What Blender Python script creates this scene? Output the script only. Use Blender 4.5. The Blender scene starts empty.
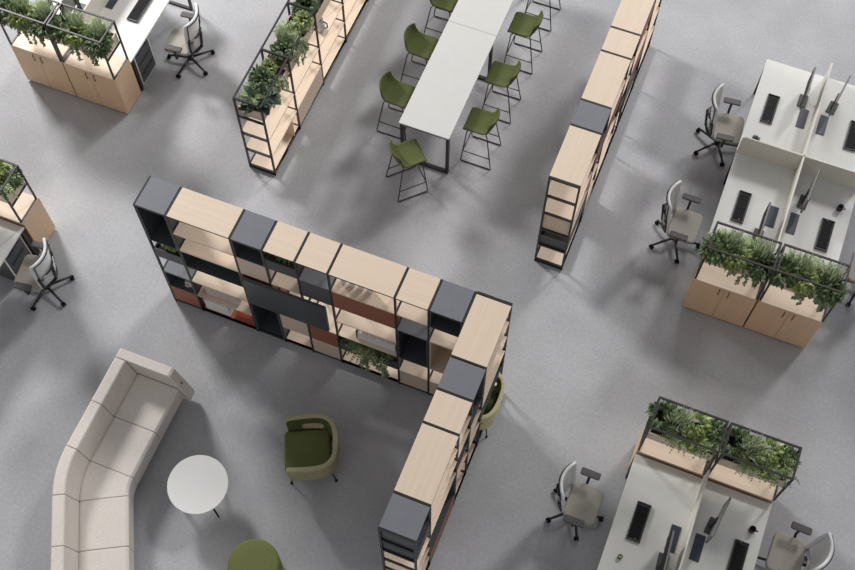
import bpy, math, random
from mathutils import Vector, Matrix, Quaternion
R = math.radians
PI = math.pi
sc = bpy.context.scene
col = sc.collection

# ------------------------------------------------------------------ materials
def nt(name):
    m = bpy.data.materials.new(name); m.use_nodes = True
    t = m.node_tree; b = t.nodes['Principled BSDF']
    return m, t, b
def srgb(r, g, b):
    f = lambda c: (c/255/12.92) if c/255 <= .04045 else ((c/255+.055)/1.055)**2.4
    return (f(r), f(g), f(b), 1)
def scale_c(c, k): return (min(1, c[0]*k), min(1, c[1]*k), min(1, c[2]*k), 1)
def noisy(name, c, rough=.6, amt=.12, scale=(8, 8, 8), detail=4, bump=0, bscale=200, metal=0, coord='Object', spec=.5):
    m, t, b = nt(name); n = t.nodes; l = t.links
    b.inputs['Roughness'].default_value = rough; b.inputs['Metallic'].default_value = metal
    b.inputs['Specular IOR Level'].default_value = spec
    tc = n.new('ShaderNodeTexCoord'); mp = n.new('ShaderNodeMapping'); mp.inputs['Scale'].default_value = scale
    l.new(tc.outputs[coord], mp.inputs['Vector'])
    ns = n.new('ShaderNodeTexNoise'); ns.inputs['Scale'].default_value = 1; ns.inputs['Detail'].default_value = detail
    l.new(mp.outputs[0], ns.inputs['Vector'])
    cr = n.new('ShaderNodeValToRGB'); cr.color_ramp.elements[0].position = .3; cr.color_ramp.elements[1].position = .7
    cr.color_ramp.elements[0].color = scale_c(c, 1-amt); cr.color_ramp.elements[1].color = scale_c(c, 1+amt)
    l.new(ns.outputs['Fac'], cr.inputs[0]); l.new(cr.outputs[0], b.inputs['Base Color'])
    if bump:
        n2 = n.new('ShaderNodeTexNoise'); n2.inputs['Scale'].default_value = bscale; n2.inputs['Detail'].default_value = 3
        l.new(tc.outputs[coord], n2.inputs['Vector'])
        bp = n.new('ShaderNodeBump'); bp.inputs['Strength'].default_value = bump; bp.inputs['Distance'].default_value = .01
        l.new(n2.outputs['Fac'], bp.inputs['Height']); l.new(bp.outputs[0], b.inputs['Normal'])
    return m
def leafmat(name, c0, c1):
    m, t, b = nt(name); n = t.nodes; l = t.links
    g = n.new('ShaderNodeNewGeometry'); cr = n.new('ShaderNodeValToRGB')
    cr.color_ramp.elements[0].color = c0; cr.color_ramp.elements[1].color = c1
    l.new(g.outputs['Random Per Island'], cr.inputs[0]); l.new(cr.outputs[0], b.inputs['Base Color'])
    b.inputs['Roughness'].default_value = .55
    return m
def floormat():
    m, t, b = nt('grey_carpet'); n = t.nodes; l = t.links
    tc = n.new('ShaderNodeTexCoord')
    n1 = n.new('ShaderNodeTexNoise'); n1.inputs['Scale'].default_value = .8; n1.inputs['Detail'].default_value = 5; n1.inputs['Roughness'].default_value = .55
    n2 = n.new('ShaderNodeTexNoise'); n2.inputs['Scale'].default_value = 26; n2.inputs['Detail'].default_value = 5; n2.inputs['Roughness'].default_value = .7
    l.new(tc.outputs['Object'], n1.inputs['Vector']); l.new(tc.outputs['Object'], n2.inputs['Vector'])
    c1 = n.new('ShaderNodeValToRGB'); c1.color_ramp.elements[0].position = .3; c1.color_ramp.elements[1].position = .7
    c1.color_ramp.elements[0].color = (.445, .444, .462, 1); c1.color_ramp.elements[1].color = (.565, .564, .585, 1)
    c2 = n.new('ShaderNodeValToRGB'); c2.color_ramp.elements[0].position = .3; c2.color_ramp.elements[1].position = .7
    c2.color_ramp.elements[0].color = (.80, .80, .80, 1); c2.color_ramp.elements[1].color = (1.0, 1.0, 1.0, 1)
    mx = n.new('ShaderNodeMix'); mx.data_type = 'RGBA'; mx.blend_type = 'MULTIPLY'; mx.inputs[0].default_value = 1
    l.new(n1.outputs['Fac'], c1.inputs[0]); l.new(n2.outputs['Fac'], c2.inputs[0])
    l.new(c1.outputs[0], mx.inputs[6]); l.new(c2.outputs[0], mx.inputs[7]); l.new(mx.outputs[2], b.inputs['Base Color'])
    b.inputs['Roughness'].default_value = .85; b.inputs['Specular IOR Level'].default_value = .25
    bp = n.new('ShaderNodeBump'); bp.inputs['Strength'].default_value = .25; bp.inputs['Distance'].default_value = .01
    l.new(n2.outputs['Fac'], bp.inputs['Height']); l.new(bp.outputs[0], b.inputs['Normal'])
    return m
M = dict(
    floor=floormat(),
    woodx=noisy('pale_oak_x', srgb(229, 208, 186), .5, .045, (1.2, 30, 30), 5),
    woody=noisy('pale_oak_y', srgb(229, 208, 186), .5, .045, (30, 1.2, 30), 5),
    woodz=noisy('pale_oak_z', srgb(220, 188, 154), .5, .055, (26, 26, 1.2), 5),
    grey=noisy('grey_metal_top', srgb(120, 122, 128), .45, .03),
    char=noisy('charcoal_metal', srgb(78, 80, 84), .45, .06),
    black=noisy('black_metal', srgb(42, 40, 40), .45, .06),
    terra=noisy('terracotta_board', srgb(160, 98, 74), .6, .05),
    white=noisy('white_laminate', srgb(212, 211, 207), .4, .015),
    white2=noisy('bright_white_laminate', srgb(240, 239, 236), .4, .01),
    desk=noisy('desk_laminate', srgb(220, 219, 214), .4, .015),
    paper=noisy('white_card', srgb(238, 236, 236), .6, .05),
    lilac=noisy('pale_card', srgb(205, 190, 184), .6, .04),
    red=noisy('red_print', srgb(170, 70, 60), .6, .05),
    screenw=noisy('cream_partition_felt', srgb(224, 219, 209), .8, .03, (40, 40, 40)),
    olive=noisy('olive_fabric', srgb(86, 94, 50), .9, .12, (90, 90, 90), 2, .3, 400),
    olived=noisy('olive_seat_fabric', srgb(104, 110, 62), .9, .10, (60, 60, 60), 2, .25, 400),
    khaki=noisy('khaki_fabric', srgb(172, 166, 132), .9, .08, (90, 90, 90), 2, .3, 400),
    sofa=noisy('beige_wool', srgb(232, 223, 215), .95, .07, (70, 70, 70), 3, .35, 350),
    pale=noisy('pale_lime_fabric', srgb(222, 214, 168), .9, .06, (60, 60, 60)),
    seatg=noisy('stone_seat_fabric', srgb(170, 164, 154), .9, .05, (90, 90, 90), 2, .2, 500),
    chairw=noisy('white_plastic', srgb(232, 232, 232), .4, .01),
    mesh=noisy('pale_grey_mesh', srgb(206, 208, 208), .7, .03, (150, 150, 150)),
    armg=noisy('grey_arm_pad', srgb(84, 80, 80), .6, .05),
    key=noisy('black_keys', srgb(18, 19, 19), .6, .1, spec=.2),
    kbody=noisy('keyboard_tray', srgb(66, 68, 68), .5, .05),
    tab=noisy('dark_blue_tablet', srgb(58, 64, 78), .35, .05),
    scr=noisy('screen_back', srgb(120, 120, 118), .4, .03),
    tv=noisy('television_glass', srgb(54, 62, 62), .25, .03, spec=.6),
    soil=noisy('dark_soil', srgb(48, 38, 30), .95, .3, (60, 60, 60)),
    chrome=noisy('dark_rod', srgb(72, 68, 66), .35, .05, metal=.3),
    tan=noisy('tan_clay', srgb(190, 145, 115), .8, .06),
    l_dark=leafmat('dark_leaves', srgb(56, 74, 46), srgb(118, 140, 86)),
    l_fern=leafmat('fern_leaves', srgb(104, 130, 80), srgb(188, 202, 140)),
    l_gras=leafmat('grey_green_blades', srgb(164, 180, 142), srgb(228, 234, 206)),
    l_lime=leafmat('lime_leaves', srgb(112, 138, 74), srgb(196, 206, 130)),
    l_vari=leafmat('variegated_leaves', srgb(92, 114, 74), srgb(190, 198, 156)),
    l_rub=leafmat('rubber_leaves', srgb(34, 52, 38), srgb(60, 84, 58)),
    stem=noisy('green_stems', srgb(70, 84, 44), .7, .1),
)

# ------------------------------------------------------------------ mesh builder
class MB:
    def __init__(s): s.v = []; s.f = []; s.mi = []; s.cur = 0; s.smooth = []; s.sm = False
    def add(s, vs, fs):
        o = len(s.v); s.v += [tuple(p) for p in vs]
        for f in fs: s.f.append([i+o for i in f]); s.mi.append(s.cur); s.smooth.append(s.sm)
        return s
    def box(s, x0, y0, z0, x1, y1, z1):
        return s.add([(x0,y0,z0),(x1,y0,z0),(x1,y1,z0),(x0,y1,z0),(x0,y0,z1),(x1,y0,z1),(x1,y1,z1),(x0,y1,z1)],
                     [(3,2,1,0),(4,5,6,7),(0,1,5,4),(1,2,6,5),(2,3,7,6),(3,0,4,7)])
    def obox(s, c, ax, ay, az, hx, hy, hz):
        c, ax, ay, az = Vector(c), Vector(ax), Vector(ay), Vector(az)
        vs = [c+ax*hx*i+ay*hy*j+az*hz*k for k in (-1,1) for i, j in ((-1,-1),(1,-1),(1,1),(-1,1))]
        return s.add(vs, [(3,2,1,0),(4,5,6,7),(0,1,5,4),(1,2,6,5),(2,3,7,6),(3,0,4,7)])
    def bar(s, p, q, w, h=None, up=(0,0,1)):
        p, q = Vector(p), Vector(q); d = (q-p); L = d.length; d.normalize(); up = Vector(up)
        if abs(d.dot(up)) > .95: up = Vector((1,0,0))
        y = up.cross(d).normalized(); z = d.cross(y)
        return s.obox((p+q)/2, d, y, z, L/2, w/2, (h or w)/2)
    def tube(s, pts, r, n=8, closed=False, rs=None):
        pts = [Vector(p) for p in pts]; N = len(pts); vs = []; prev = None
        for i, p in enumerate(pts):
            a = pts[(i-1) % N] if (closed or i > 0) else p
            b = pts[(i+1) % N] if (closed or i < N-1) else p
            d = (b-a).normalized()
            if prev is None:
                u = Vector((0,0,1)) if abs(d.z) < .9 else Vector((1,0,0))
                u = (u-d*u.dot(d)).normalized()
            else: u = (prev-d*prev.dot(d)).normalized()
            prev = u; w = d.cross(u); rr = rs[i] if rs else r
            for k in range(n):
                t = 2*PI*k/n; vs.append(p+u*math.cos(t)*rr+w*math.sin(t)*rr)
        fs = []
        for i in range(N if closed else N-1):
            j = (i+1) % N
            for k in range(n): fs.append((i*n+k, i*n+(k+1)%n, j*n+(k+1)%n, j*n+k))
        if not closed: fs.append(list(range(n))[::-1]); fs.append([(N-1)*n+k for k in range(n)])
        sm = s.sm; s.sm = True; s.add(vs, fs); s.sm = sm
        return s
    def lathe(s, prof, c=(0,0,0), n=40, cap=True):
        vs = []; fs = []
        for r, z in prof:
            for k in range(n): vs.append((c[0]+r*math.cos(2*PI*k/n), c[1]+r*math.sin(2*PI*k/n), c[2]+z))
        for i in range(len(prof)-1):
            for k in range(n): fs.append((i*n+k, i*n+(k+1)%n, (i+1)*n+(k+1)%n, (i+1)*n+k))
        if cap: fs.append(list(range(n))[::-1]); fs.append([(len(prof)-1)*n+k for k in range(n)])
        return s.add(vs, fs)
    def loft(s, rings):                 # closed rings of equal count, capped
        n = len(rings[0]); vs = [p for r in rings for p in r]; fs = []
        for i in range(len(rings)-1):
            for k in range(n): fs.append((i*n+k, i*n+(k+1)%n, (i+1)*n+(k+1)%n, (i+1)*n+k))
        fs.append(list(range(n))[::-1]); fs.append([(len(rings)-1)*n+k for k in range(n)])
        return s.add(vs, fs)
    def rbox(s, x0, y0, z0, x1, y1, z1, r, n=5, e=.012):      # box with rounded plan corners and eased top
        def ring(ins, z):
            out = []; rr = max(r-ins, .001)
            for cx, cy, a in ((x1-r,y1-r,0),(x0+r,y1-r,90),(x0+r,y0+r,180),(x1-r,y0+r,270)):
                for k in range(n+1):
                    t = R(a+90*k/n); out.append((cx+rr*math.cos(t), cy+rr*math.sin(t), z))
            return out
        return s.loft([ring(e, z0), ring(0, z0+e), ring(0, z1-e), ring(e*.35, z1-e*.3), ring(e, z1)])
    def build(s, name, mat, parent=None, bevel=0, smooth=False, mods=()):
        me = bpy.data.meshes.new(name); me.from_pydata(s.v, [], s.f)
        mats = mat if isinstance(mat, (list, tuple)) else [mat]
        for m in mats: me.materials.append(m)
        me.polygons.foreach_set('material_index', s.mi)
        me.polygons.foreach_set('use_smooth', [True]*len(s.f) if smooth else s.smooth)
        me.update()
        o = bpy.data.objects.new(name, me); col.objects.link(o)
        if parent: o.parent = parent
        if bevel:
            b = o.modifiers.new('bevel', 'BEVEL'); b.width = bevel; b.segments = 2; b.limit_method = 'ANGLE'; b.angle_limit = R(40)
        return o
def tag(o, label, cat, group=None):
    o['label'] = label; o['category'] = cat
    if group: o['group'] = group
    return o
def thing(name, label, cat, loc=(0,0,0), rz=0, group=None):
    o = bpy.data.objects.new(name, None); col.objects.link(o); o.empty_display_size = .1
    o.location = loc; o.rotation_euler = (0,0,rz)
    return tag(o, label, cat, group)
KIDS = {}
def copy_tree(o, parent=None):
    c = o.copy(); col.objects.link(c)
    if parent: c.parent = parent
    for ch in [x for x in list(o.children)]: copy_tree(ch, c)
    return c
def dup(o, label, loc, rz, group=None):
    c = copy_tree(o); c.location = loc; c.rotation_euler = (0,0,rz); c['label'] = label
    if group: c['group'] = group
    return c

# ------------------------------------------------------------------ floor
f = MB().box(-22, -20, -.1, 30, 30, 0).build('floor', M['floor']); f['kind'] = 'structure'

# ------------------------------------------------------------------ shelving units
PW = .024
def shelving(name_label, origin, rz, cols, D, H, nrow, tops, cells, wood_long, panel_top=True, base=.08):
    t = thing('shelving_unit', name_label, 'shelf', (origin[0], origin[1], 0), rz, 'modular shelving units')
    p = (H-base)/nrow
    zr = [H-p*k for k in range(nrow+1)]          # zr[0] top ... zr[nrow] base
    L = cols[-1]
    for c in cols:                                # ladder side frames
        m = MB()
        for y in (PW/2, D-PW/2): m.box(c-PW/2, y-PW/2, 0, c+PW/2, y+PW/2, H)
        for k, z in enumerate(zr): m.box(c-PW/2, PW, z-.034, c+PW/2, D-PW, z)
        m.build('side_frame', M['black'], t)
    for y in (PW/2, D-PW/2):
        for z in (H, base):
            for a, b in zip(cols[:-1], cols[1:]):
                MB().box(a+PW/2, y-PW/2+.001, z-.02, b-PW/2, y+PW/2-.001, z-.001).build('rail', M['black'], t)
    m = MB()
    m.box(.014, .012, 0.004, L-.014, .03, base-.022); m.box(.014, D-.03, 0.004, L-.014, D-.012, base-.022)
    m.box(-.012, .012, 0.004, .014, D-.012, base-.022); m.box(L-.014, .012, 0.004, L+.012, D-.012, base-.022)
    m.build('plinth', M['black'], t)
    for (a, b), kind in tops:
        x0, x1 = cols_pos(a)+.016, cols_pos(b)-.016
        MB().box(x0, .002, H-.018, x1, D-.002, H+.004).build('top_panel', M['grey'] if kind == 'grey' else M['woodx'], t)
    for (a, b, r0, r1, kind) in cells:
        x0, x1 = cols_pos(a)+.0125, cols_pos(b)-.0125; zt, zb = zr[r0]-.022, zr[r1]
        lab = None
        if kind in ('open', 'grey', 'brownfloor'):
            MB().box(x0, .001, zb-.02, x1, D-.001, zb-.001).build('shelf_board', {'open':M['woodx'],'grey':M['grey'],'brownfloor':M['terra']}[kind], t)
        elif kind in ('front', 'brown', 'darkfront'):
            mt = {'front':M['woodx'],'brown':M['terra'],'darkfront':M['char']}[kind]
            MB().box(x0, .004, zb-.02, x1, D-.004, zt).build('storage_drawer', mt, t, .003)
        elif kind in ('dark', 'brownbox', 'woodbox'):
            mt = {'dark':M['char'],'brownbox':M['terra'],'woodbox':M['woodx']}[kind]
            q = MB(); e = .014
            q.box(x0, .002, zb-.018, x1, D-.002, zb-.018+e); q.box(x0, .002, zt-e, x1, D-.002, zt)
            q.box(x0, .002, zb-.018+e, x0+e, D-.002, zt-e); q.box(x1-e, .002, zb-.018+e, x1, D-.002, zt-e)
            q.box(x0+e, D-.018, zb-.018+e, x1-e, D-.002, zt-e)
            q.build('open_box', mt, t)
        elif kind == 'trough':
            q = MB(); e = .014; zz = zb+(zt-zb)*.5
            q.box(x0, .002, zb-.018, x1, D-.002, zb)
            q.box(x0, .002, zb, x1, .002+e, zz); q.box(x0, D-.016, zb, x1, D-.002, zz)
            q.box(x0, .016, zb, x0+e, D-.016, zz); q.box(x1-e, .016, zb, x1, D-.016, zz)
            tr = q.build('planter_insert', M['char'], t)
            MB().box(x0+e, .016, zb, x1-e, D-.016, zz-.03).build('soil', M['soil'], tr)
    return t, zr
U = .4
def cols_pos(c): return c*U

# long low-left wall of shelves
A_cols = [0, 1, 3, 4, 5, 6, 8, 9, 10]
A, ZA = shelving('tall six-row shelf wall with oak and grey tops, television and plants, left of centre', (0, 0), 0,
    [c*U for c in A_cols], .408, 2.54, 6,
    [((0,1),'grey'),((1,3),'wood'),((3,4),'grey'),((4,5),'wood'),((5,6),'wood'),((6,8),'wood'),((8,9),'wood'),((9,10),'grey')],
    [(0,1,0,2,'dark'),(0,1,2,3,'trough'),(0,1,3,4,'grey'),(0,1,4,5,'dark'),(0,1,5,6,'brown'),
     (1,3,0,1,'open'),(1,3,1,2,'open'),(1,3,2,3,'dark'),(1,3,3,4,'open'),(1,3,4,5,'open'),(1,3,5,6,'brownfloor'),
     (3,4,0,1,'dark'),(3,4,1,2,'front'),(3,4,2,4,'brownbox'),(3,4,4,6,'dark'),
     (4,5,0,1,'trough'),(4,5,1,2,'open'),(4,5,2,4,'open'),(4,5,4,5,'front'),(4,5,5,6,'open'),
     (5,6,0,1,'grey'),(5,6,1,2,'darkfront'),(5,6,2,4,'open'),(5,6,4,5,'brown'),(5,6,5,6,'front'),
     (6,8,0,1,'open'),(6,8,1,2,'brown'),(6,8,2,3,'open'),(6,8,3,4,'open'),(6,8,4,5,'trough'),(6,8,5,6,'open'),
     (8,9,0,1,'open'),(8,9,1,2,'grey'),(8,9,2,4,'dark'),(8,9,4,5,'open'),(8,9,5,6,'front'),
     (9,10,0,1,'dark'),(9,10,1,2,'open'),(9,10,2,4,'woodbox'),(9,10,4,5,'open'),(9,10,5,6,'front')], 'x')
# the leg that turns towards the viewer
C_cols = [0, 1, 3, 4, 5, 7]
C, ZC = shelving('shelf row meeting the tall shelf wall at its right-hand corner, oak and grey tops', (4.422, -2.406), PI/2,
    [c*.402 for c in C_cols], .408, 2.54, 6,
    [((0,1),'grey'),((1,3),'wood'),((3,4),'wood'),((4,5),'grey'),((5,7),'wood')],
    [(0,1,0,1,'dark'),(0,1,1,2,'trough'),(0,1,2,3,'open'),(0,1,3,4,'open'),(0,1,4,5,'open'),(0,1,5,6,'open'),
     (1,3,0,1,'open'),(1,3,1,2,'open'),(1,3,2,3,'open'),(1,3,3,5,'dark'),(1,3,5,6,'brown'),
     (3,4,0,1,'open'),(3,4,1,2,'open'),(3,4,2,3,'dark'),(3,4,3,4,'open'),(3,4,4,6,'open'),
     (4,5,0,2,'dark'),(4,5,2,3,'open'),(4,5,3,4,'open'),(4,5,4,6,'open'),
     (5,7,0,1,'open'),(5,7,1,2,'open'),(5,7,2,3,'open'),(5,7,3,4,'dark')], 'y')
# right-hand long shelf
Rs, ZR = shelving('long five-row shelf between the counter table and the right-hand desks', (4.612, 2.335), PI/2,
    [c*U for c in (0, 2, 3, 5, 6, 8, 10)], .4, 2.14, 5,
    [((0,2),'wood'),((2,3),'grey'),((3,5),'wood'),((5,6),'wood'),((6,8),'wood'),((8,10),'wood')],
    [(0,2,0,1,'open'),(0,2,1,2,'open'),(0,2,2,3,'woodbox'),(0,2,3,4,'trough'),(0,2,4,5,'open'),
     (2,3,0,1,'dark'),(2,3,1,2,'brown'),(2,3,2,3,'open'),(2,3,3,4,'open'),(2,3,4,5,'front'),
     (3,5,0,1,'open'),(3,5,1,2,'brown'),(3,5,2,3,'open'),(3,5,3,4,'open'),(3,5,4,5,'open'),
     (5,6,0,1,'open'),(5,6,1,2,'open'),(5,6,2,3,'dark'),(5,6,3,5,'open'),
     (6,8,0,1,'brown'),(6,8,1,2,'open'),(6,8,2,3,'brown'),(6,8,3,4,'dark'),(6,8,4,5,'open'),
     (8,10,0,1,'open'),(8,10,1,2,'open'),(8,10,2,3,'open'),(8,10,3,4,'open'),(8,10,4,5,'open')], 'y')
# open plant shelf, upper left of centre
U = .415
Bs, ZB = shelving('open four-row plant shelf with black frame left of the counter table', (.415, 2.262), PI/2,
    [c*U for c in (0, 2, 4, 6, 8, 10)], .408, 1.66, 4, [],
    [(0,2,1,2,'open'),(0,2,2,3,'open'),(0,2,3,4,'open'),(2,4,1,2,'open'),(2,4,2,3,'open'),(2,4,3,4,'open'),
     (4,6,1,2,'open'),(4,6,2,3,'open'),(4,6,3,4,'open'),(6,8,0,1,'open'),(6,8,1,2,'open'),(6,8,2,3,'open'),(6,8,3,4,'open'),
     (8,10,0,1,'open'),(8,10,1,2,'open'),(8,10,2,3,'open'),(8,10,3,4,'open')], 'y', panel_top=False)
q = MB().box(2*U+.014, .003, ZB[3]+.0, 4*U-.014, .02, ZB[2]-.03); 
q.v = [(x, y, z-(ZB[3]-ZB[4])) for x, y, z in q.v]
q.build('front_panel', M['woodx'], Bs)
MB().box(1.55*U, .003, ZB[4]+.0, 1.55*U+.018, .405, ZB[3]-.021).build('divider', M['woodx'], Bs)
U = .4

# ------------------------------------------------------------------ plants
rnd = random.Random(5)
def leaf(m, p, d, n, L, W, bend=.4, prof=(.35, 1, .75, 0)):
    p, d, n = Vector(p), Vector(d).normalized(), Vector(n)
    s = d.cross(n)
    if s.length < 1e-4: s = d.cross(Vector((1,.3,.2)))
    s.normalize(); n = s.cross(d); vs = []; k = len(prof)
    for i, w in enumerate(prof):
        t = i/(k-1); c = p+d*L*t-n*bend*L*t*t
        if w == 0: vs.append(c)
        else: vs += [c-s*W*w/2, c+s*W*w/2]
    fs = [(2*i, 2*i+1, 2*i+3, 2*i+2) for i in range(k-2)]
    e = len(vs)-1; fs.append((e-2, e-1, e))
    m.add(vs, fs)
def rv(): return Vector((rnd.uniform(-1,1), rnd.uniform(-1,1), rnd.uniform(-1,1)))
def make_plant(kind):
    lv, st = MB(), MB()
    if kind == 'fern':
        for i in range(30):
            a = 2*PI*i/30+rnd.uniform(-.2,.2); Lf = rnd.uniform(.15,.25); up = rnd.uniform(.5,1.5)
            h = Vector((math.cos(a), math.sin(a), 0)); pts = []
            for k in range(10):
                t = k/9; pts.append(h*Lf*t+Vector((0,0,Lf*up*(t-.75*t*t*1.25))))
            st.tube(pts, .0018, 4)
            for k in range(1, 10):
                d = (pts[k]-pts[k-1]).normalized(); s = d.cross(Vector((0,0,1))).normalized()
                for sg in (-1,1): leaf(lv, pts[k], s*sg+d*.5, (0,0,1), .055*(1.15-k/10), .016, .3, (.5,1,0))
    elif kind == 'grass':
        for i in range(300):
            a = rnd.uniform(0,2*PI); b = rnd.uniform(.15,1.0)
            d = Vector((math.cos(a)*b, math.sin(a)*b, 1)); leaf(lv, (rnd.uniform(-.04,.04), rnd.uniform(-.03,.03), 0), d, Vector((-math.cos(a),-math.sin(a),.2))*-1, rnd.uniform(.15,.27), .010, rnd.uniform(-.0,.5), (.8,1,.7,0))
        for i in range(6): st.tube([(rnd.uniform(-.02,.02),rnd.uniform(-.02,.02),-.02),(rnd.uniform(-.03,.03),rnd.uniform(-.03,.03),.06)], .004, 5)
    elif kind in ('leafy', 'dark', 'rubber'):
        n, L, W = {'leafy':(300,.052,.032),'dark':(300,.07,.034),'rubber':(30,.15,.09)}[kind]
        for i in range(9):
            d = (rv()*.8+Vector((0,0,1))).normalized()*rnd.uniform(.08,.16); st.tube([(0,0,-.02), d*.5+rv()*.01, d], .003, 5)
        for i in range(n):
            d = rv(); d.z = abs(d.z)*.9-.15; d.normalize(); rr = rnd.uniform(.35,1)**.5
            p = Vector((d.x*.15, d.y*.13, d.z*.15+.05))*rr
            leaf(lv, p, d+rv()*.6, Vector((0,0,1))+rv()*.6, L*rnd.uniform(.7,1.2), W*rnd.uniform(.8,1.1), .35, (.4,.95,1,.65,0) if kind == 'rubber' else (.3,1,.8,0))
    elif kind == 'vine':
        for i in range(10):
            x = rnd.uniform(-.12,.12); out = rnd.uniform(.10,.17); drop = rnd.uniform(.12,.30); pts = []
            for k in range(14):
                t = k/13
                y = -out*min(1,t*2.2); z = .06*math.sin(min(1,t*2)*PI*.6)-drop*max(0,t-.3)/.7
                pts.append(Vector((x*(1+.5*t)+rnd.uniform(-.008,.008), y, z)))
            st.tube(pts, .002, 4)
            for p in pts[1:]:
                for k in range(3): leaf(lv, p, rv()+Vector((0,-.5,-.2)), Vector((0,-.5,1))+rv()*.5, rnd.uniform(.024,.04), .025, .2, (.6,1,.6,0))
        for i in range(60):
            d = rv(); d.z = abs(d.z); leaf(lv, Vector((d.x*.12, d.y*.1, d.z*.1)), d, Vector((0,0,1))+rv()*.4, .035, .026, .2, (.6,1,.6,0))
    return lv, st
PK = {'fern':('fern','l_fern'),'grass':('tufted_plant','l_gras'),'leafy':('leafy_plant','l_lime'),'dark':('dark_bush','l_dark'),'rubber':('rubber_plant','l_rub'),'vine':('trailing_vine','l_vari')}
PW_ = {'fern':'feathery green fern','grass':'grey-green tuft of thin blades','leafy':'lime green leafy plant','dark':'dark green bushy plant','rubber':'rubber plant with dark oval leaves','vine':'pale trailing vine'}
PLIB = {}
def plant(kind, loc, rz, where, s=1.0):
    nm, mt = PK[kind]; var = rnd.randint(0,1); key = (kind, var)
    lab = f'{PW_[kind]} {where}'
    if key not in PLIB:
        t = thing(nm, lab, 'plant', loc, rz, 'plants in the planters'); lv, st = make_plant(kind)
        lv.build('leaves', M[mt], t); st.build('stems', M['stem'], t); PLIB[key] = t
    else:
        t = dup(PLIB[key], lab, loc, rz)
    t.location = loc; t.rotation_euler = (0,0,rz); t.scale = (s,s,s)
    return t

# ------------------------------------------------------------------ planter box in a frame
def trough(x, y, z, L, W, where, rz=0):
    t = thing('planter_box', f'oak planter box of greenery, {where}', 'planter', (x, y, z), rz, 'oak planter boxes')
    h = .17; e = .016
    q = MB(); q.box(-L/2, -W/2, 0, L/2, W/2, e)
    q.box(-L/2, -W/2, e, L/2, -W/2+e, h); q.box(-L/2, W/2-e, e, L/2, W/2, h)
    q.box(-L/2, -W/2+e, e, -L/2+e, W/2-e, h); q.box(L/2-e, -W/2+e, e, L/2, W/2-e, h)
    q.build('box', M['woodx'], t)
    MB().box(-L/2+e, -W/2+e, e, L/2-e, W/2-e, h-.03).build('soil', M['soil'], t)
    return t

def fill(cx, cy, z, where, spec, ux=(1,0)):
    # spec: kind, along, across, dz, scale, rot
    for kind, a, b, dz, s, rz in spec:
        X = cx+ux[0]*a-ux[1]*b; Y = cy+ux[1]*a+ux[0]*b
        plant(kind, (X, Y, z+dz), rz+math.atan2(ux[1], ux[0]), where, s)
DESK_FILL = [('dark', -.27, -.07, .02, 1.2, .4), ('grass', -.12, .04, .05, 1.25, 0), ('fern', -.26, .07, .04, 1.0, .2), ('leafy', -.05, -.10, .02, 1.1, 1), ('fern', .10, .07, .04, 1.1, .5), ('vine', .10, -.08, .04, 1.15, 0), ('dark', .27, -.08, .0, 1.1, 2), ('grass', .24, .04, .05, 1.2, 2)]

# ------------------------------------------------------------------ desk clusters
Z = .74
CH = .84
def cabinet(x0, y0, where, door_side, first=[None]):
    t = thing('storage_cabinet', f'oak two-door storage cabinet, {where}', 'cabinet', (x0, y0, 0), 0, 'oak storage cabinets')
    W, D = .815, .405
    MB().box(0, .02, .03, W, D, CH-.018).build('body', M['woodz'], t)
    MB().box(0, .0, CH-.018, W, D, CH).build('top', M['woodx'], t)
    MB().box(.02, .04, 0, W-.02, D-.02, .03).build('plinth', M['black'], t)
    ds = (0.0, -1) if door_side < 0 else (D, 1)
    for k in (0, 1):
        a, b = (0.002, W/2-.002) if k == 0 else (W/2+.002, W-.002)
        if door_side < 0: dm = MB().box(a, 0.0, .032, b, .019, CH-.02)
        else: dm = MB().box(a, D+.001, .032, b, D+.02, CH-.02)
        d = dm.build('door', M['woodz'], t)
        hx = W/2-.06 if k == 0 else W/2+.06
        y = -.02 if door_side < 0 else D+.04
        yb = 0 if door_side < 0 else D+.02
        MB().tube([(hx, yb, .785), (hx, y, .78), (hx, y, .665), (hx, yb, .66)], .0055, 6).build('handle', M['black'], d)
    return t
def frame_on(x0, y0, where):
    t = thing('plant_rack', f'black plant rack on the cabinet, {where}', 'rack', (x0, y0, CH), 0, 'plant racks on cabinets')
    W, D, H, w = .815, .4, .82, .022
    def one(nm, *b): MB().box(*b).build(nm, M['black'], t)
    for x in (w/2+.002, W-w/2-.002):
        for y in (w/2, D-w/2): one('post', x-w/2, y-w/2, 0, x+w/2, y+w/2, H)
        for z0, z1 in ((H-w, H), (.388, .41), (0, .012)): one('crossbar', x-w/2, w, z0, x+w/2, D-w, z1)
    for y in (w/2, D-w/2): one('rail', w+.002, y-w/2, H-w, W-w-.002, y+w/2, H)
    return t
def desk(x0, x1, y0, y1, where, outer):
    t = thing('desk', f'pale grey office desk, {where}', 'desk', ((x0+x1)/2, (y0+y1)/2, 0), 0, 'office desks')
    a, b, c, d = x0-(x0+x1)/2, x1-(x0+x1)/2, y0-(y0+y1)/2, y1-(y0+y1)/2
    MB().box(a, c, Z-.028, b, d, Z).build('desk_top', M['desk'], t, .003)
    for y in (c+.05, d-.05):
        m = MB(); w = .04
        m.box(a+.005, y-w/2, 0, a+.005+.03, y+w/2, Z-.03); m.box(b-.035, y-w/2, 0, b-.005, y+w/2, Z-.03)
        m.box(a+.035, y-w/2, Z-.07, b-.035, y+w/2, Z-.03); m.box(a+.035, y-w/2, 0, b-.035, y+w/2, .03)
        m.build('leg', M['black'], t)
    return t
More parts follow.
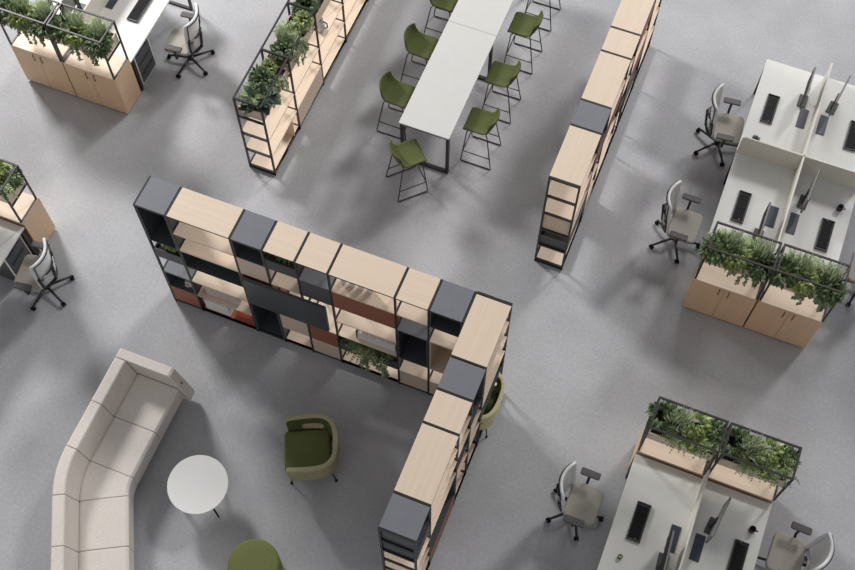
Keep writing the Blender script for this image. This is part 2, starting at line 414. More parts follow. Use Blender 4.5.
def pedestal(x0, x1, y0, y1, face, where):
    t = thing('drawer_pedestal', f'dark three-drawer pedestal, {where}', 'drawers', ((x0+x1)/2, (y0+y1)/2, 0), 0, 'drawer pedestals')
    hx, hy = (x1-x0)/2, (y1-y0)/2
    MB().box(-hx, -hy, .03, hx, hy, .685).build('body', M['char'], t)
    fx = hx*face; q = MB()
    for ya, yb, za, zb in ((-hy,-hy+.018,.03,.685),(hy-.018,hy,.03,.685),(-hy+.018,hy-.018,.03,.048),(-hy+.018,hy-.018,.667,.685)):
        q.box(min(fx, fx+face*.013), ya, za, max(fx, fx+face*.013), yb, zb)
    q.build('front_edging', M['screenw'], t)
    MB().box(-hx+.02, -hy+.02, 0, hx-.02, hy-.02, .03).build('base', M['black'], t)
    for k in range(3):
        z0 = .05+k*.21
        fx = hx if face > 0 else -hx
        dr = MB().box(min(fx, fx+face*.012), -hy+.02, z0, max(fx, fx+face*.012), hy-.02, z0+.195).build('drawer', M['char'], t)
        gx = fx+face*.012
        MB().box(min(gx, gx+face*.01), -hy+.06, z0+.165, max(gx, gx+face*.01), hy-.06, z0+.178).build('handle', M['black'], dr)
    return t
KB = [None]
def keyboard(x, y, rz, where):
    lab = f'black keyboard in a dark tray, {where}'
    if KB[0]: return dup(KB[0], lab, (x, y, Z), rz)
    t = thing('keyboard', lab, 'keyboard', (x, y, Z), rz, 'keyboards on desks'); KB[0] = t
    q = MB(); q.box(-.0825,-.235,.0,.0825,.235,.012)
    for s in (-1,1): q.box(-.0825, s*.235-(.008 if s>0 else 0), .012, .0825, s*.235+(0 if s>0 else .008), .03); q.box(s*.0825-(.008 if s>0 else 0), -.227, .012, s*.0825+(0 if s>0 else .008), .227, .03)
    q.build('tray', M['kbody'], t)
    q = MB()
    for i in range(5):
        for j in range(13): q.box(-.062+i*.0255, -.2+j*.031, .012, -.062+i*.0255+.021, -.2+j*.031+.026, .024)
    q.build('keys', M['key'], t)
    q = MB(); q.lathe([(.001,.012),(.016,.013),(.018,.022),(.012,.032),(.002,.034)], (.02,-.212,0), 12); q.build('dial', M['chrome'], t)
    return t
MO = [None]
def monitor(x, y, rz, where):
    lab = f'thin grey monitor on a dark stand, {where}'
    if MO[0]: return dup(MO[0], lab, (x, y, Z), rz)
    t = thing('monitor', lab, 'monitor', (x, y, Z), rz, 'monitors on desks'); MO[0] = t      # screen plane along local y, facing -x
    MB().rbox(-.05,-.105,0,.07,.105,.014,.012,3,.003).build('base', M['kbody'], t)
    MB().box(.012,-.03,.014,.03,.03,.30).build('stand', M['black'], t)
    s = MB().box(-.012,-.255,.13,.010,.255,.46).build('screen', M['scr'], t, .003)
    MB().box(-.0155,-.25,.137,-.0125,.25,.453).build('display', M['key'], s)
    return t
TB = [None]
def tablet(x, y, rz, where):
    lab = f'slim dark blue tablet lying flat, {where}'
    if TB[0]: return dup(TB[0], lab, (x, y, Z), rz)
    t = thing('tablet', lab, 'tablet', (x, y, Z), rz, 'tablets on desks'); TB[0] = t
    MB().rbox(-.058,-.16,0,.058,.16,.010,.006,3,.002).build('case', M['kbody'], t)
    MB().box(-.052,-.152,.010,.052,.152,.0115).build('display', M['tab'], t)
    return t
def mug(x, y, where):
    t = thing('mug', f'black mug on the desk, {where}', 'mug', (x, y, Z), 0, 'mugs on desks')
    MB().lathe([(.032,0),(.037,.01),(.038,.085),(.034,.085),(.033,.015),(.001,.012)], n=24).build('cup', M['black'], t, smooth=True)
    MB().tube([(.036,0,.07),(.062,0,.065),(.066,0,.04),(.038,0,.02)], .005, 6).build('handle', M['black'], t)
    return t
def screen_panel(p, q, where, z0=.60, z1=1.1, th=.022, round_end=True):
    p, q = Vector((p[0],p[1],0)), Vector((q[0],q[1],0)); L = (q-p).length; ang = math.atan2(q.y-p.y, q.x-p.x)
    t = thing('desk_screen', f'cream upright desk screen, {where}', 'partition', (p.x, p.y, 0), ang, 'desk screens')
    r = .07; prof = [(0,z0),(L,z0)]
    if round_end: prof += [(L-r+r*math.cos(R(a)), z1-r+r*math.sin(R(a))) for a in (0,22,45,68,90)]
    else: prof += [(L,z1)]
    prof += [(0,z1)]
    MB().loft([[(a,-th/2,b) for a,b in prof],[(a,th/2,b) for a,b in prof]][::-1]).build('panel', M['screenw'], t, .004)
    m = MB()
    for a in (L*.2, L*.8): m.box(a-.02,-.006,Z-.14,a+.02,.006,z0)
    m.build('bracket', M['black'], t)
    return t

CAB = .405
def cluster(x0, halves, cabs, y_cab, y_desk, rows, nm, door_side, row_names):
    W = .815
    for h in halves:
        hx = x0+h*.835
        side = 'left half' if h == 0 else 'right half'
        wh = f'{side} of the {nm}'
        cabinet(hx, y_cab, wh, door_side); frame_on(hx, y_cab, wh)
        trough(hx+W/2, y_cab+.2, CH+.41, .76, .34, wh)
        sp = DESK_FILL if door_side < 0 else [('dark', -.28, .06, .03, 1.05, .4), ('grass', -.10, .02, .06, 1.35, 0), ('leafy', .08, .07, .05, 1.05, 1), ('fern', .24, -.01, .04, 1.2, .5), ('fern', -.05, -.07, .03, 1.0, 0), ('dark', .30, .1, .0, .85, 2), ('leafy', .14, -.07, .0, .85, 2)]
        short = nm.replace('desk cluster', 'desks').replace('desk group', 'desks')
        for sx in sp:
            same = [q for q in sp if q[0] == sx[0]]
            end = '' if len(same) < 2 else (', left part' if sx[1] == min(q[1] for q in same) else ', right part')
            fill(hx+W/2, y_cab+.2, CH+.41+.14, f"in {side.split()[0]} planter of the {short}{end}", [sx])
        for r, (ya, yb) in enumerate(rows):
            desk(hx, hx+W, ya, yb, f'{side}, {row_names[r]} of the {nm}', h)

# positions taken in the room's own metres
RX, BX, TX = 6.256, 6.258, -3.63
LXo = -3.67
cluster(RX, (0,1), None, 2.393, None, [(2.81, 4.495), (4.515, 6.14)], 'right-hand desk cluster', -1, ['front row', 'back row'])
cluster(BX, (0,1), None, -.042, None, [(-1.64, -.046)], 'lower right desk cluster', 1, ['row'])
cluster(TX, (0,1), None, 2.393, None, [(2.81, 4.495)], 'upper left desk cluster', -1, ['row'])
cluster(LXo, (1,), None, -.042, None, [(-1.64, -.046)], 'desk group at the left edge', 1, ['row'])

for x0, nm, face, rows in ((RX, 'right-hand desk cluster', 1, ((2.92,3.33),)), (BX, 'lower right desk cluster', 1, ((-.54,-.14),)), (TX, 'upper left desk cluster', 1, ((2.92,3.33),)), (LXo, 'desk group at the left edge', 1, ((-.54,-.14),))):
    for ya, yb in rows:
        if nm != 'desk group at the left edge': pedestal(x0+.045, x0+.6, ya, yb, -1, f'left side of the {nm}')
        pedestal(x0+1.05, x0+1.612, ya, yb, 1, f'right side of the {nm}')

cx = 7.082
screen_panel((cx, 4.52), (cx, 6.14), 'between the two back desks of the right-hand cluster')
screen_panel((cx, 4.49), (cx, 2.86), 'between the two front desks of the right-hand cluster', round_end=False)
screen_panel((cx-.012, 4.505), (6.262, 4.505), 'crosswise between front and back left desks of the right-hand cluster')
screen_panel((cx+.012, 4.505), (7.90, 4.505), 'crosswise between front and back right desks of the right-hand cluster')
screen_panel((7.082, -.05), (7.082, -1.64), 'running between the two lower right desks', round_end=False)
screen_panel((TX+.826, 2.86), (TX+.826, 4.48), 'running between the two upper left desks', round_end=False)

keyboard(6.505, 5.325, 0, 'back left desk of the right-hand cluster')
keyboard(7.655, 5.31, PI, 'back right desk of the right-hand cluster')
keyboard(6.54, 3.68, 0, 'front left desk of the right-hand cluster')
keyboard(7.65, 3.67, PI, 'front right desk of the right-hand cluster')
keyboard(6.533, -.825, 0, 'left desk of the lower right cluster')
keyboard(7.70, -.84, PI, 'right desk of the lower right cluster')
keyboard(-2.295, 3.68, PI, 'right desk of the upper left cluster')
tablet(6.953, 5.34, 0, 'back left desk of the right-hand cluster')
tablet(7.23, 5.335, PI, 'back right desk of the right-hand cluster')
tablet(6.95, 3.69, 0, 'front left desk of the right-hand cluster')
tablet(7.226, 3.69, PI, 'front right desk of the right-hand cluster')
tablet(6.955, -.862, 0, 'left desk of the lower right cluster')
tablet(7.244, -.86, PI, 'right desk of the lower right cluster')
tablet(-2.72, 3.69, PI, 'right desk of the upper left cluster')
monitor(6.878, 5.62, 0, 'back left desk of the right-hand cluster')
monitor(7.30, 5.66, PI-.15, 'back right desk of the right-hand cluster')
monitor(6.84, 3.34, 0, 'front left desk of the right-hand cluster')
monitor(7.285, 4.05, PI-.07, 'front right desk of the right-hand cluster')
monitor(6.91, -1.17, 0.06, 'left desk of the lower right cluster')
monitor(7.34, -.565, PI-.15, 'right desk of the lower right cluster')
monitor(-3.10, 3.36, 0, 'left desk of the upper left cluster')
mug(7.74, 4.12, 'front right desk of the right-hand cluster')
mug(7.765, -.44, 'right desk of the lower right cluster')
mug(-3.53, 3.28, 'left desk of the upper left cluster')
t = thing('succulent_pot', 'tiny succulent in a dark pot, left desk of the lower right cluster', 'plant', (6.455, -1.29, Z))
MB().lathe([(.018,0),(.026,.008),(.028,.04),(.024,.04),(.022,.032),(.001,.031)], n=20).build('pot', M['black'], t, smooth=True)
q = MB()
for i in range(14):
    a = i*2.4; leaf(q, (0,0,.032), (math.cos(a),math.sin(a),.6+.04*i), (0,0,1), .03, .014, .1)
q.build('leaves', M['l_lime'], t)
t = thing('stationery_tray', 'small dark tray of clips on the back left desk by the cross screen', 'stationery', (6.45, 4.80, Z), R(-15))
MB().rbox(-.05,-.03,0,.05,.03,.016,.01,3,.003).build('tray', M['char'], t)
for dx, hh in ((-.03,.04),(0.0,.05),(.03,.035)):
    MB().lathe([(.011,.014),(.013,.02),(.013,hh),(.001,hh)], (dx,0,0), 14).build('clip_pot', M['scr'] if dx else M['black'], t)

# ------------------------------------------------------------------ task chairs (face +x at rotation 0)
def make_chair(label):
    t = thing('task_chair', label, 'chair', group='task chairs')
    MB().rbox(-.13,-.238,.425,.265,.238,.485,.07,5,.018).build('seat', M['seatg'], t, smooth=False)
    MB().box(-.08,-.09,.385,.12,.09,.426).build('mechanism', M['black'], t)
    # back: frame loop with mesh, bowed
    def bp(u, v):                        # u -1..1 across, v 0..1 up
        hw = .178+.042*math.sin(min(1, v*1.15)*PI*.5)-.02*max(0, v-.75)*4*.3
        return Vector((-.20+.00-.03*math.sin(v*PI)*.6-.065*v*v+.08*u*u, u*hw, .45+.65*v))
    loop = [bp(-1, v/10) for v in range(11)]+[bp(u/4, 1) for u in range(-3,4)]+[bp(1, v/10) for v in range(10,-1,-1)]+[bp(u/4, 0) for u in range(3,-4,-1)]
    il = [(-.93, v/10) for v in range(11)]+[(u/4, .985) for u in range(-3,4)]+[(.93, v/10) for v in range(10,-1,-1)]+[(u/4, .02) for u in range(3,-4,-1)]
    MB().tube([bp(a, b)-Vector((.026,0,0)) for a, b in il], .008, 6, True).build('inner_frame', M['black'], t)
    MB().tube(loop, .02, 8, True).build('back_frame', M['chairw'], t)
    def sheet(v0, v1, nv=8, off=0, us=1):
        m = MB(); nu = 8; vs = []
        for i in range(nv+1):
            for j in range(nu+1):
                p = bp((-1+2*j/nu)*us, v0+(v1-v0)*i/nv); p.x += off; vs.append(p)
        m.add(vs, [(i*(nu+1)+j, i*(nu+1)+j+1, (i+1)*(nu+1)+j+1, (i+1)*(nu+1)+j) for i in range(nv) for j in range(nu)]); return m
    o = sheet(0.02, .99).build('back_mesh', M['chairw'], t, smooth=True)
    s = o.modifiers.new('s', 'SOLIDIFY'); s.thickness = .006; s.offset = 0
    o = sheet(.12, .44, 6, -.028, .8).build('lumbar_pad', M['mesh'], t, smooth=True)
    s = o.modifiers.new('s', 'SOLIDIFY'); s.thickness = .014; s.offset = 0
    m = MB()
    lo = [bp(-1, .5)-Vector((.02,0,0))]+[bp(-1, v)-Vector((.028,0,0)) for v in (.4,.3,.2,.1,.0)]+[bp(u, -.02)-Vector((.03,0,.01)) for u in (-.6,-.2,.2,.6)]+[bp(1, v)-Vector((.028,0,0)) for v in (.0,.1,.2,.3,.4)]+[bp(1, .5)-Vector((.02,0,0))]
    m.tube(lo, .017, 8)
    m.tube([bp(-.9,.38)-Vector((.035,0,0)), bp(0,.5)-Vector((.05,0,0)), bp(.9,.38)-Vector((.035,0,0))], .010, 6)
    m.tube([(-.02,0,.40),(-.17,0,.39),(-.24,0,.43),bp(0,.5)-Vector((.05,0,0))], .02, 8)
    m.build('back_support', M['black'], t)
    MB().tube([(0,0,.10),(0,0,.40)], .027, 12).build('gas_lift', M['black'], t)
    m = MB(); m.lathe([(.02,.06),(.045,.065),(.045,.11),(.03,.12)], n=16); m.build('hub', M['black'], t)
    for k in range(5):
        a = R(5+72*k); d = Vector((math.cos(a), math.sin(a), 0))
        lg = MB().tube([d*.03+Vector((0,0,.095)), d*.18+Vector((0,0,.085)), d*.335+Vector((0,0,.068))], .016, 8, rs=[.022,.018,.014]).build('base_leg', M['black'], t)
        c = d*.335; s_ = Vector((-d.y, d.x, 0)); q = MB()
        for sg in (-1,1): q.tube([c+s_*sg*.008+Vector((0,0,.03)), c+s_*sg*.026+Vector((0,0,.03))], .03, 12)
        q.tube([c+Vector((0,0,.03)), c+Vector((0,0,.07))], .008, 6)
        q.build('caster', M['key'], lg)
    for sg in (-1,1):
        a = MB(); a.tube([(.03,sg*.12,.41),(.03,sg*.30,.43),(.03,sg*.305,.50),(.03,sg*.305,.655)], .017, 8)
        ar = a.build('armrest', M['black'], t)
        MB().rbox(-.09,sg*.305-.045,.652,.15,sg*.305+.045,.682,.02,4,.008).build('arm_pad', M['armg'], ar)
    return t
ch = make_chair('stone-seated office chair with white back, left of the lower right desk cluster')
ch.location = (5.812, -.758, 0)
dup(ch, 'stone-seated office chair with white back, front left desk of the right-hand cluster', (5.875, 3.315, 0), 0)
dup(ch, 'stone-seated office chair turned slightly, back left desk of the right-hand cluster', (6.0, 5.01, 0), R(6))
dup(ch, 'white-backed office chair seen from behind, right of the upper left desks', (-1.57, 3.585, 0), PI+R(6))
dup(ch, 'white-backed office chair seen from behind, right of the desk at the left edge', (-1.655, -.47, 0), PI+R(8))
dup(ch, 'stone-seated office chair at the right side of the lower right desk cluster', (8.33, -.48, 0), PI-R(2))
dup(ch, 'office chair cut by the right edge of the photo, beside the right-hand cluster', (8.37, 3.55, 0), PI)

# ------------------------------------------------------------------ counter table and stools
t = thing('counter_table', 'long pale counter-height table on black frame legs among green stools', 'table', (2.285, 5.0, 0))
H = .913
for ya, yb in ((3.147, 4.985), (4.989, 6.83)):
    MB().box(-.362, ya-5, H-.025, .362, yb-5, H).build('table_top', M['white'], t, .003)
for y in (3.19, 4.87, 6.6):
    m = MB(); w = .05; y -= 5
    m.box(-.352, y-w/2, 0, -.312, y+w/2, H-.026); m.box(.312, y-w/2, 0, .352, y+w/2, H-.026)
    m.box(-.312, y-w/2, 0, .312, y+w/2, .04); m.box(-.312, y-w/2, H-.066, .312, y+w/2, H-.026)
    m.build('leg_frame', M['black'], t)
m = MB(); m.box(-.02, -1.8, H-.07, .02, 1.6, H-.03); m.build('beam', M['black'], t)

def make_stool(label):     # faces -x at rotation 0 (back towards +x)
    t = thing('counter_stool', label, 'stool', group='green counter stools')
    # shell: u across, v front->back->up
    prof = [(-.215,.705),(-.20,.725),(-.15,.732),(-.05,.728),(.05,.726),(.11,.738),(.15,.775),(.182,.845),(.205,.920),(.222,.995)]
    nu = 10; vs = []
    for k, (x, z) in enumerate(prof):
        tt = k/(len(prof)-1)
        hw = .205 if k > 1 else .195+.005*k
        if k >= 7: hw = .205-(k-6)*.008
        for j in range(nu+1):
            u = -1+2*j/nu
            lift = .02*abs(u)**4+(.05*abs(u)**3*max(0, (tt-.3)/.7) if tt < .75 else .0)
            wrap = -.075*abs(u)**2.5*max(0, (tt-.45)/.55)
            vs.append((x+wrap, u*hw, z+lift-(.03*abs(u)**3*max(0, tt-.75)*4)))
    m = MB(); m.add(vs, [(i*(nu+1)+j, i*(nu+1)+j+1, (i+1)*(nu+1)+j+1, (i+1)*(nu+1)+j) for i in range(len(prof)-1) for j in range(nu)])
    o = m.build('seat_shell', M['olive'], t, smooth=True)
    s = o.modifiers.new('s', 'SOLIDIFY'); s.thickness = .028; s.offset = -1
    s = o.modifiers.new('b', 'SUBSURF'); s.levels = 1; s.render_levels = 1
    r = .0085
    for sg in (-1,1):
        y0, y1 = sg*.15, sg*.218
        m = MB()
        m.tube([(-.14,y0,.702),(-.17,sg*.165,.68),(-.222,y1,.02),(-.21,y1,.010),(.21,y1,.010),(.222,y1,.02),(.12,sg*.165,.68),(.10,y0,.702)], r, 8)
        m.tube([(-.203,sg*.2,.235),(.192,sg*.2,.235)], r*.85, 6)
        m.build('side_frame', M['chrome'], t)
    for a, b in (((-.205,-.2,.235),(-.205,.2,.235)), ((-.14,-.15,.702),(-.14,.15,.702)), ((.10,-.15,.702),(.10,.15,.702))):
        MB().tube([a, b], r, 6).build('crossbar', M['chrome'], t)
    return t
st = make_stool('olive counter stool right of the table, nearest the table end')
st.location = (2.945, 3.665, 0)
for k, (y, n) in enumerate(((4.50,'second'),(5.43,'third'),(6.27,'fourth'))):
    dup(st, f'olive counter stool right of the table, {n} from its near end', (2.945, y, 0), 0)
for y, n in ((3.68,'nearest the table end'),(4.56,'second from its near end'),(5.46,'third from its near end')):
    dup(st, f'olive counter stool left of the table, {n}', (1.66, y, 0), PI)
dup(st, 'olive counter stool pulled out at an angle before the near table end', (2.168, 2.80, 0), R(225))

# ------------------------------------------------------------------ sofa
t = thing('sofa', 'beige angled modular sofa with high back beside the round white table', 'sofa', (.35, -2.4, 0))
ox, oy = .35, -2.4
OX = -.052
def station(k):      # outer point, inward direction for arc length stations
    return k
def frame_at(kind, s):
    if kind == 'a': return Vector((OX, -1.222-s, 0)), Vector((1,0,0))
    C0 = Vector((1.205, -2.444, 0)); Rr = 1.205-OX
    if kind == 'arc':
        a = PI+R(28.4)*s; return C0+Vector((math.cos(a), math.sin(a), 0))*Rr, -Vector((math.cos(a), math.sin(a), 0))
    a = PI+R(28.4); d = Vector((-math.sin(a), math.cos(a), 0))
    return C0+Vector((math.cos(a), math.sin(a), 0))*Rr+d*s, -Vector((math.cos(a), math.sin(a), 0))
def sofa_mod(frames):
    back = [(0,.09),(0,.735),(.012,.75),(.135,.75),(.15,.737),(.225,.40),(.225,.09)]
    seat = [(.228,.11),(.228,.405),(.26,.42),(.775,.42),(.81,.40),(.805,.11)]
    for nm, prof in (('backrest', back), ('seat', seat)):
        rings = []
        for P, d in frames: rings.append([(P.x+d.x*o-ox, P.y+d.y*o-oy, z) for o, z in prof])
        MB().loft(rings).build(nm, M['sofa'], t, .008)
g = .003
sofa_mod([frame_at('a', g), frame_at('a', .612-g)]); sofa_mod([frame_at('a', .612+g), frame_at('a', 1.222-g)])
sofa_mod([frame_at('arc', .006+k/6*.988) for k in range(7)])
sofa_mod([frame_at('b', g), frame_at('b', .608-g)]); sofa_mod([frame_at('b', .608+g), frame_at('b', 1.216-g)]); sofa_mod([frame_at('b', 1.216+g), frame_at('b', 1.83)])
prof = [(-.052,.09),(-.052,.74),(-.04,.752),(.66,.752),(.695,.738),(.86,.2),(.85,.09)]
ar = MB().loft([[(x-ox, -1.218-oy, z) for x, z in prof], [(x-ox, -1.092-oy, z) for x, z in prof]]).build('armrest', M['sofa'], t, .01)
MB().obox((.772-ox, -1.155-oy, .49), (.29,0,-.957), (0,1,0), (.957,0,.29), .018, .008, .006).build('tag', M['key'], ar)
for (kd, s) in (('a',.08),('a',.62),('a',1.2),('b',.05),('b',.62),('b',1.22),('b',1.78)):
    P, d = frame_at(kd, s)
    m = MB()
    for o in (.08,.72): m.tube([(P.x+d.x*o-ox, P.y+d.y*o-oy, 0), (P.x+d.x*o-ox, P.y+d.y*o-oy, .11)], .018, 10)
    m.build('foot', M['black'], t)

# ------------------------------------------------------------------ round table, pouf, armchair
t = thing('coffee_table', 'round white table on thin black legs in front of the sofa', 'table', (1.517, -2.228, 0))
MB().lathe([(.352,.395),(.364,.402),(.366,.416),(.362,.42)], n=72).build('table_top', M['white2'], t)
for a in (-32, 88, 208):
    d = Vector((math.cos(R(a)), math.sin(R(a)), 0))
    MB().tube([d*.20+Vector((0,0,.396)), d*.352+Vector((0,0,.0))], .013, 8, rs=[.015,.010]).build('leg', M['key'], t)
MB().lathe([(.06,.385),(.22,.388),(.22,.396)], n=24).build('mount', M['black'], t)
t = thing('pouf', 'round olive upholstered pouf at the bottom edge of the photo', 'pouf', (2.545, -2.845, 0))
MB().lathe([(.27,.02),(.292,.035),(.300,.08),(.303,.36),(.300,.395),(.288,.413),(.27,.42),(.15,.422),(.01,.423)], n=64).build('cushion', M['olived'], t, smooth=True)
MB().lathe([(.25,0),(.25,.022)], n=40).build('base', M['black'], t)

def make_armchair(label, mo, mi, ms):      # faces +x
    t = thing('armchair', label, 'armchair', group='upholstered armchairs')
    q = MB().rbox(-.25,-.262,.28,.315,.262,.45,.05,5,.03); q.build('seat', ms, t)
    # U shaped shell
    pl = [(.27,.285),(.20,.292),(.10,.297),(0,.298),(-.10,.294),(-.19,.275),(-.255,.225),(-.292,.15),(-.305,.05)]
    pl = pl+[(x,-y) for x, y in pl[::-1]]
    n = len(pl); zrow = []
    for i in range(n):
        k = min(i, n-1-i)
        top = .70+.06*min(1, k/6)
        zrow.append((.27, .47, .56+.05*min(1,k/6), top))
    vs = [(pl[i][0]*(1 if z < .5 else 1.0+.05*(z-.5)/.2), pl[i][1]*(1+.10*max(0, z-.45)/.25), z) for i in range(n) for z in zrow[i]]
    fs = []
    for i in range(n-1):
        k = min(i, n-2-i)
        for r in range(3):
            if r == 1 and 2 <= k <= 4: continue
            fs.append((i*4+r, (i+1)*4+r, (i+1)*4+r+1, i*4+r+1))
    m = MB(); m.add(vs, fs)
    o = m.build('shell', [mo, mi, mo], t, smooth=True)
    q = o.modifiers.new('b', 'SUBSURF'); q.levels = 2; q.render_levels = 2
    q = o.modifiers.new('s', 'SOLIDIFY'); q.thickness = .06; q.offset = 0; q.material_offset = 1; q.material_offset_rim = 0
    q = o.modifiers.new('e', 'BEVEL'); q.width = .016; q.segments = 3; q.limit_method = 'ANGLE'; q.angle_limit = R(50)
    for x, y in ((.22,.20),(.22,-.20),(-.22,.20),(-.22,-.20)):
        lg = MB().tube([(x,y,.30),(x*1.25,y*1.32,.012)], .011, 8).build('leg', M['chrome'], t)
        MB().lathe([(.018,0),(.02,.006),(.012,.022)], (x*1.25,y*1.32,0), 12).build('glide', M['key'], lg)
    return t
ac = make_armchair('green armchair with khaki shell and open arms between sofa and shelves', M['khaki'], M['olive'], M['olived'])
ac.location = (2.60, -1.345, 0); ac.rotation_euler = (0,0,R(205))
a2 = make_armchair('green chair with pale rim tucked into the right side of the corner shelf', M['pale'], M['olived'], M['olived'])
a2.location = (4.268, 0.0, 0); a2.rotation_euler = (0,0,PI); a2.scale = (.8, .95, 1)

# ------------------------------------------------------------------ television and things on the shelves
t = thing('television', 'wide dark television hung on the front of the tall shelf wall', 'television', (1.785, -.012, 1.35))
MB().box(-.535, -.045, -.325, .535, -.004, .325).build('casing', M['char'], t, .004)
MB().box(-.527, -.047, -.317, .527, -.0452, .317).build('display', M['tv'], t)
MB().box(-.2, -.0035, -.1, .2, .01, .1).build('bracket', M['black'], t)
wa = 'of the tall shelf wall'
def box_thing(name, x0, x1, y0, y1, z, h, mat, label, cat='box', lid=True, lm=None):
    t = thing(name, label, cat, ((x0+x1)/2, (y0+y1)/2, z))
    a, b = (x1-x0)/2, (y1-y0)/2
    MB().box(-a, -b, 0, a, b, h*(.8 if lid else 1)).build('body', mat, t, .003)
    if lid: MB().box(-a-.003, -b-.003, h*.8, a+.003, b+.003, h).build('lid', lm or mat, t, .003)
    return t
box_thing('storage_box', .52, .98, .06, .36, ZA[5]+.001, .27, M['lilac'], f'pale lilac storage box on the second lowest shelf {wa}')
box_thing('magazine_box', .455, .80, .03, .30, ZA[6]+.001, .27, M['paper'], f'white card box on the bottom left shelf {wa}')
box_thing('notebook_box', .90, 1.14, .05, .32, ZA[6]+.001, .09, M['terra'], f'flat reddish box on the bottom left shelf {wa}', lm=M['red'])
t = thing('magazine_holder', f'long white magazine holder with black end on the fourth shelf {wa}', 'holder', (2.90, .16, ZA[4]+.001))
MB().box(-.25,-.11,0,.25,.11,.17).build('sleeve', M['paper'], t, .004); MB().box(-.266,-.112,0,-.251,.112,.19).build('end_plate', M['key'], t)
m = MB()
for k in range(4): m.box(-.2+k*.11, -.1, .17, -.2+k*.11+.09, .1, .18+.004*k)
m.build('magazines', M['lilac'], t)
for k, x in enumerate((2.50, 2.61, 2.72, 2.83)):
    t = thing('white_cup', f'white cup on the top shelf {wa}, {["leftmost","second","third","rightmost"][k]} of four', 'cup', (x, .16, ZA[1]+.001), 0, 'white cups on the top shelf')
    MB().lathe([(.03,0),(.036,.01),(.04,.15),(.036,.15),(.032,.02),(.001,.015)], n=20).build('cup', M['paper'], t, smooth=True)
    MB().tube([(.036,0,.12),(.06,0,.115),(.062,0,.06),(.036,0,.05)], .005, 6).build('handle', M['paper'], t)
t = thing('white_camera_box', 'white device on the lower left shelf '+wa, 'device', (.27, .12, ZA[5]+.001))
MB().box(-.06,-.05,0,.06,.05,.10).build('body', M['paper'], t, .008); MB().tube([(-.02,-.05,.05),(-.02,-.075,.05)], .03, 14).build('lens', M['lilac'], t)
# pitcher on the plant shelf
t = thing('pitcher', 'white pitcher with dark handle on the open plant shelf', 'pitcher', (.30, 4.22, ZB[2]+.001))
MB().lathe([(.05,0),(.066,.02),(.07,.10),(.048,.18),(.055,.21),(.05,.21),(.043,.18),(.062,.1),(.001,.03)], n=24).build('body', M['chairw'], t, smooth=True)
MB().tube([(.05,0,.19),(.11,0,.17),(.115,0,.09),(.068,0,.05)], .009, 8).build('handle', M['key'], t)
t = thing('clay_vase', 'tan clay vase on the right side of the corner shelf', 'vase', (4.30, -1.0, ZC[4]+.001))
MB().lathe([(.05,0),(.09,.06),(.10,.14),(.06,.22),(.035,.26),(.045,.29),(.04,.29),(.03,.25),(.001,.2)], n=28).build('body', M['tan'], t, smooth=True)
MB().tube([(.0,.055,.24),(.0,.10,.22),(.0,.098,.15)], .008, 6).build('handle', M['tan'], t)

# plants in shelf inserts
plant('leafy', (.2, .15, ZA[3]+.17), 0, f'in the insert at the left end {wa}', .8)
plant('fern', (1.8, .17, ZA[1]+.17), 0, f'in the dark insert under an oak top {wa}', .6)
for kind, x, y, rz, s in (('dark',2.58,.16,0,1.05),('fern',2.74,.08,.4,1.25),('vine',2.92,.06,0,1.15),('grass',2.66,.13,1,.8),('dark',3.02,.16,1,1.0)):
    plant(kind, (x, y, ZA[5]+.17), rz, f"{'left end of' if x < 2.6 else 'right end of' if x > 3 else 'in'} the low planter {wa}", s)
plant('fern', (4.21, -2.2, ZC[2]+.16), 0, 'in the insert at the near end of the corner shelf', .65)
plant('leafy', (4.41, 2.62, ZR[4]+.16), 0, 'in the insert at the near end of the long right shelf', .6)
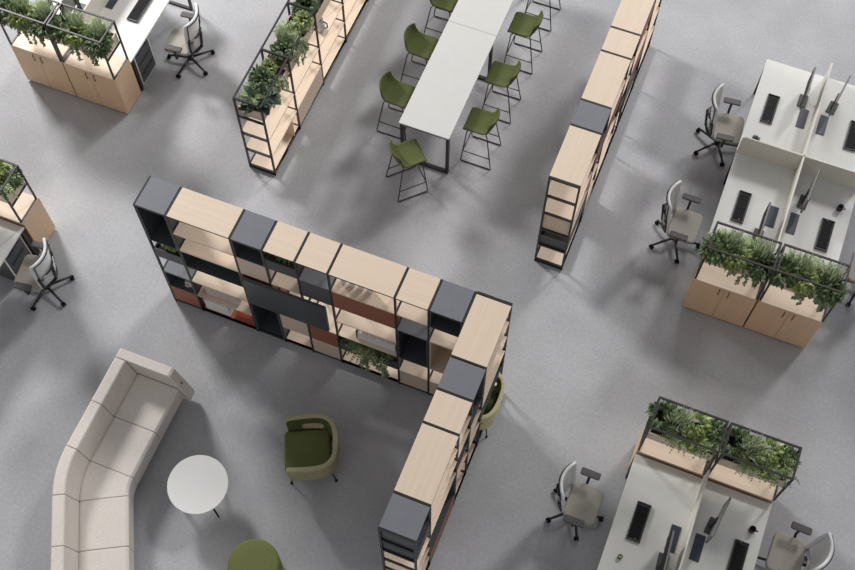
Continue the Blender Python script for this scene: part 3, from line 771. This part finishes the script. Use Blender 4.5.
# plant shelf troughs
Bn = ['nearest end', 'middle', 'third bay']
for k in range(3):
    cy = 2.262+.415+.83*k
    wh = f'{["near end","second bay","third bay"][k]} of the open plant shelf'
    trough(.211, cy, ZB[1]+.001, .775, .35, wh, PI/2)
    specs = [[('fern',-.20,.04,.05,1.0,0),('rubber',-.24,-.10,.04,1.05,0),('dark',.05,.03,.04,1.05,1),('vine',.06,-.07,.06,1.05,0),('leafy',.26,.05,.02,.8,0)],
             [('dark',-.26,-.02,.03,1.0,0),('grass',-.05,.06,.04,1.05,0),('vine',-.12,-.07,.06,1.1,0),('fern',.10,.03,.04,1.0,.3),('leafy',.28,-.08,.06,.9,0)],
             [('dark',-.25,.02,.0,1.1,0),('grass',-.02,-.03,.02,.9,0),('fern',.22,.02,.03,1.0,0)]][k]
    for s_ in specs:
        fill(.211, cy, ZB[1]+.14, f'in the planter, {wh}', [s_], (0,1))

# ------------------------------------------------------------------ light
w = bpy.data.worlds.new('world'); sc.world = w; w.use_nodes = True
bg = w.node_tree.nodes['Background']; bg.inputs[0].default_value = (.95, .97, 1.0, 1); bg.inputs[1].default_value = .27
def towards(az, el): return Vector((math.cos(R(az))*math.cos(R(el)), math.sin(R(az))*math.cos(R(el)), math.sin(R(el))))
def sun(name, az, el, e, ang, c=(1,1,1)):
    l = bpy.data.lights.new(name, 'SUN'); l.energy = e; l.angle = R(ang); l.color = c
    o = bpy.data.objects.new(name, l); col.objects.link(o)
    d = towards(az, el); o.rotation_euler = d.to_track_quat('Z', 'Y').to_euler(); o.location = d*20
def panel(name, loc, target, size, watts, c=(1,1,1)):
    l = bpy.data.lights.new(name, 'AREA'); l.shape = 'SQUARE'; l.size = size; l.energy = watts; l.color = c
    o = bpy.data.objects.new(name, l); col.objects.link(o); o.location = loc
    o.rotation_euler = (Vector(loc)-Vector(target)).to_track_quat('Z', 'Y').to_euler()
sun('skylight_right', 70, 40, .80, 8, (1, .985, .965))
panel('upper_left_lamp', (-12, 9, 10.5), (1, -1, 0), 3.0, 2350, (1, .99, .975))  # unseen area lamp for the light arriving from the upper left
panel('top_fill_lamp', (6, 15, 8), (6, 4, 0), 4, 480)  # unseen fill area lamp, added to brighten the upper half of the view

# ------------------------------------------------------------------ camera
cd = bpy.data.cameras.new('camera'); co = bpy.data.objects.new('camera', cd); col.objects.link(co)
cd.sensor_width = 36; cd.lens = 1189.17*36/855; cd.clip_end = 200
co.location = (5.6044, -5.0937, 14.2278)
mt = Matrix.Rotation(R(21.595), 4, 'Z') @ Matrix.Rotation(R(26.3266), 4, 'X') @ Matrix.Rotation(R(.0755), 4, 'Z')
co.rotation_euler = mt.to_euler()
sc.camera = co
sc.view_settings.view_transform = 'Standard'; sc.view_settings.look = 'None'; sc.view_settings.exposure = .20; sc.view_settings.gamma = 1
sc.view_settings.use_curve_mapping = False
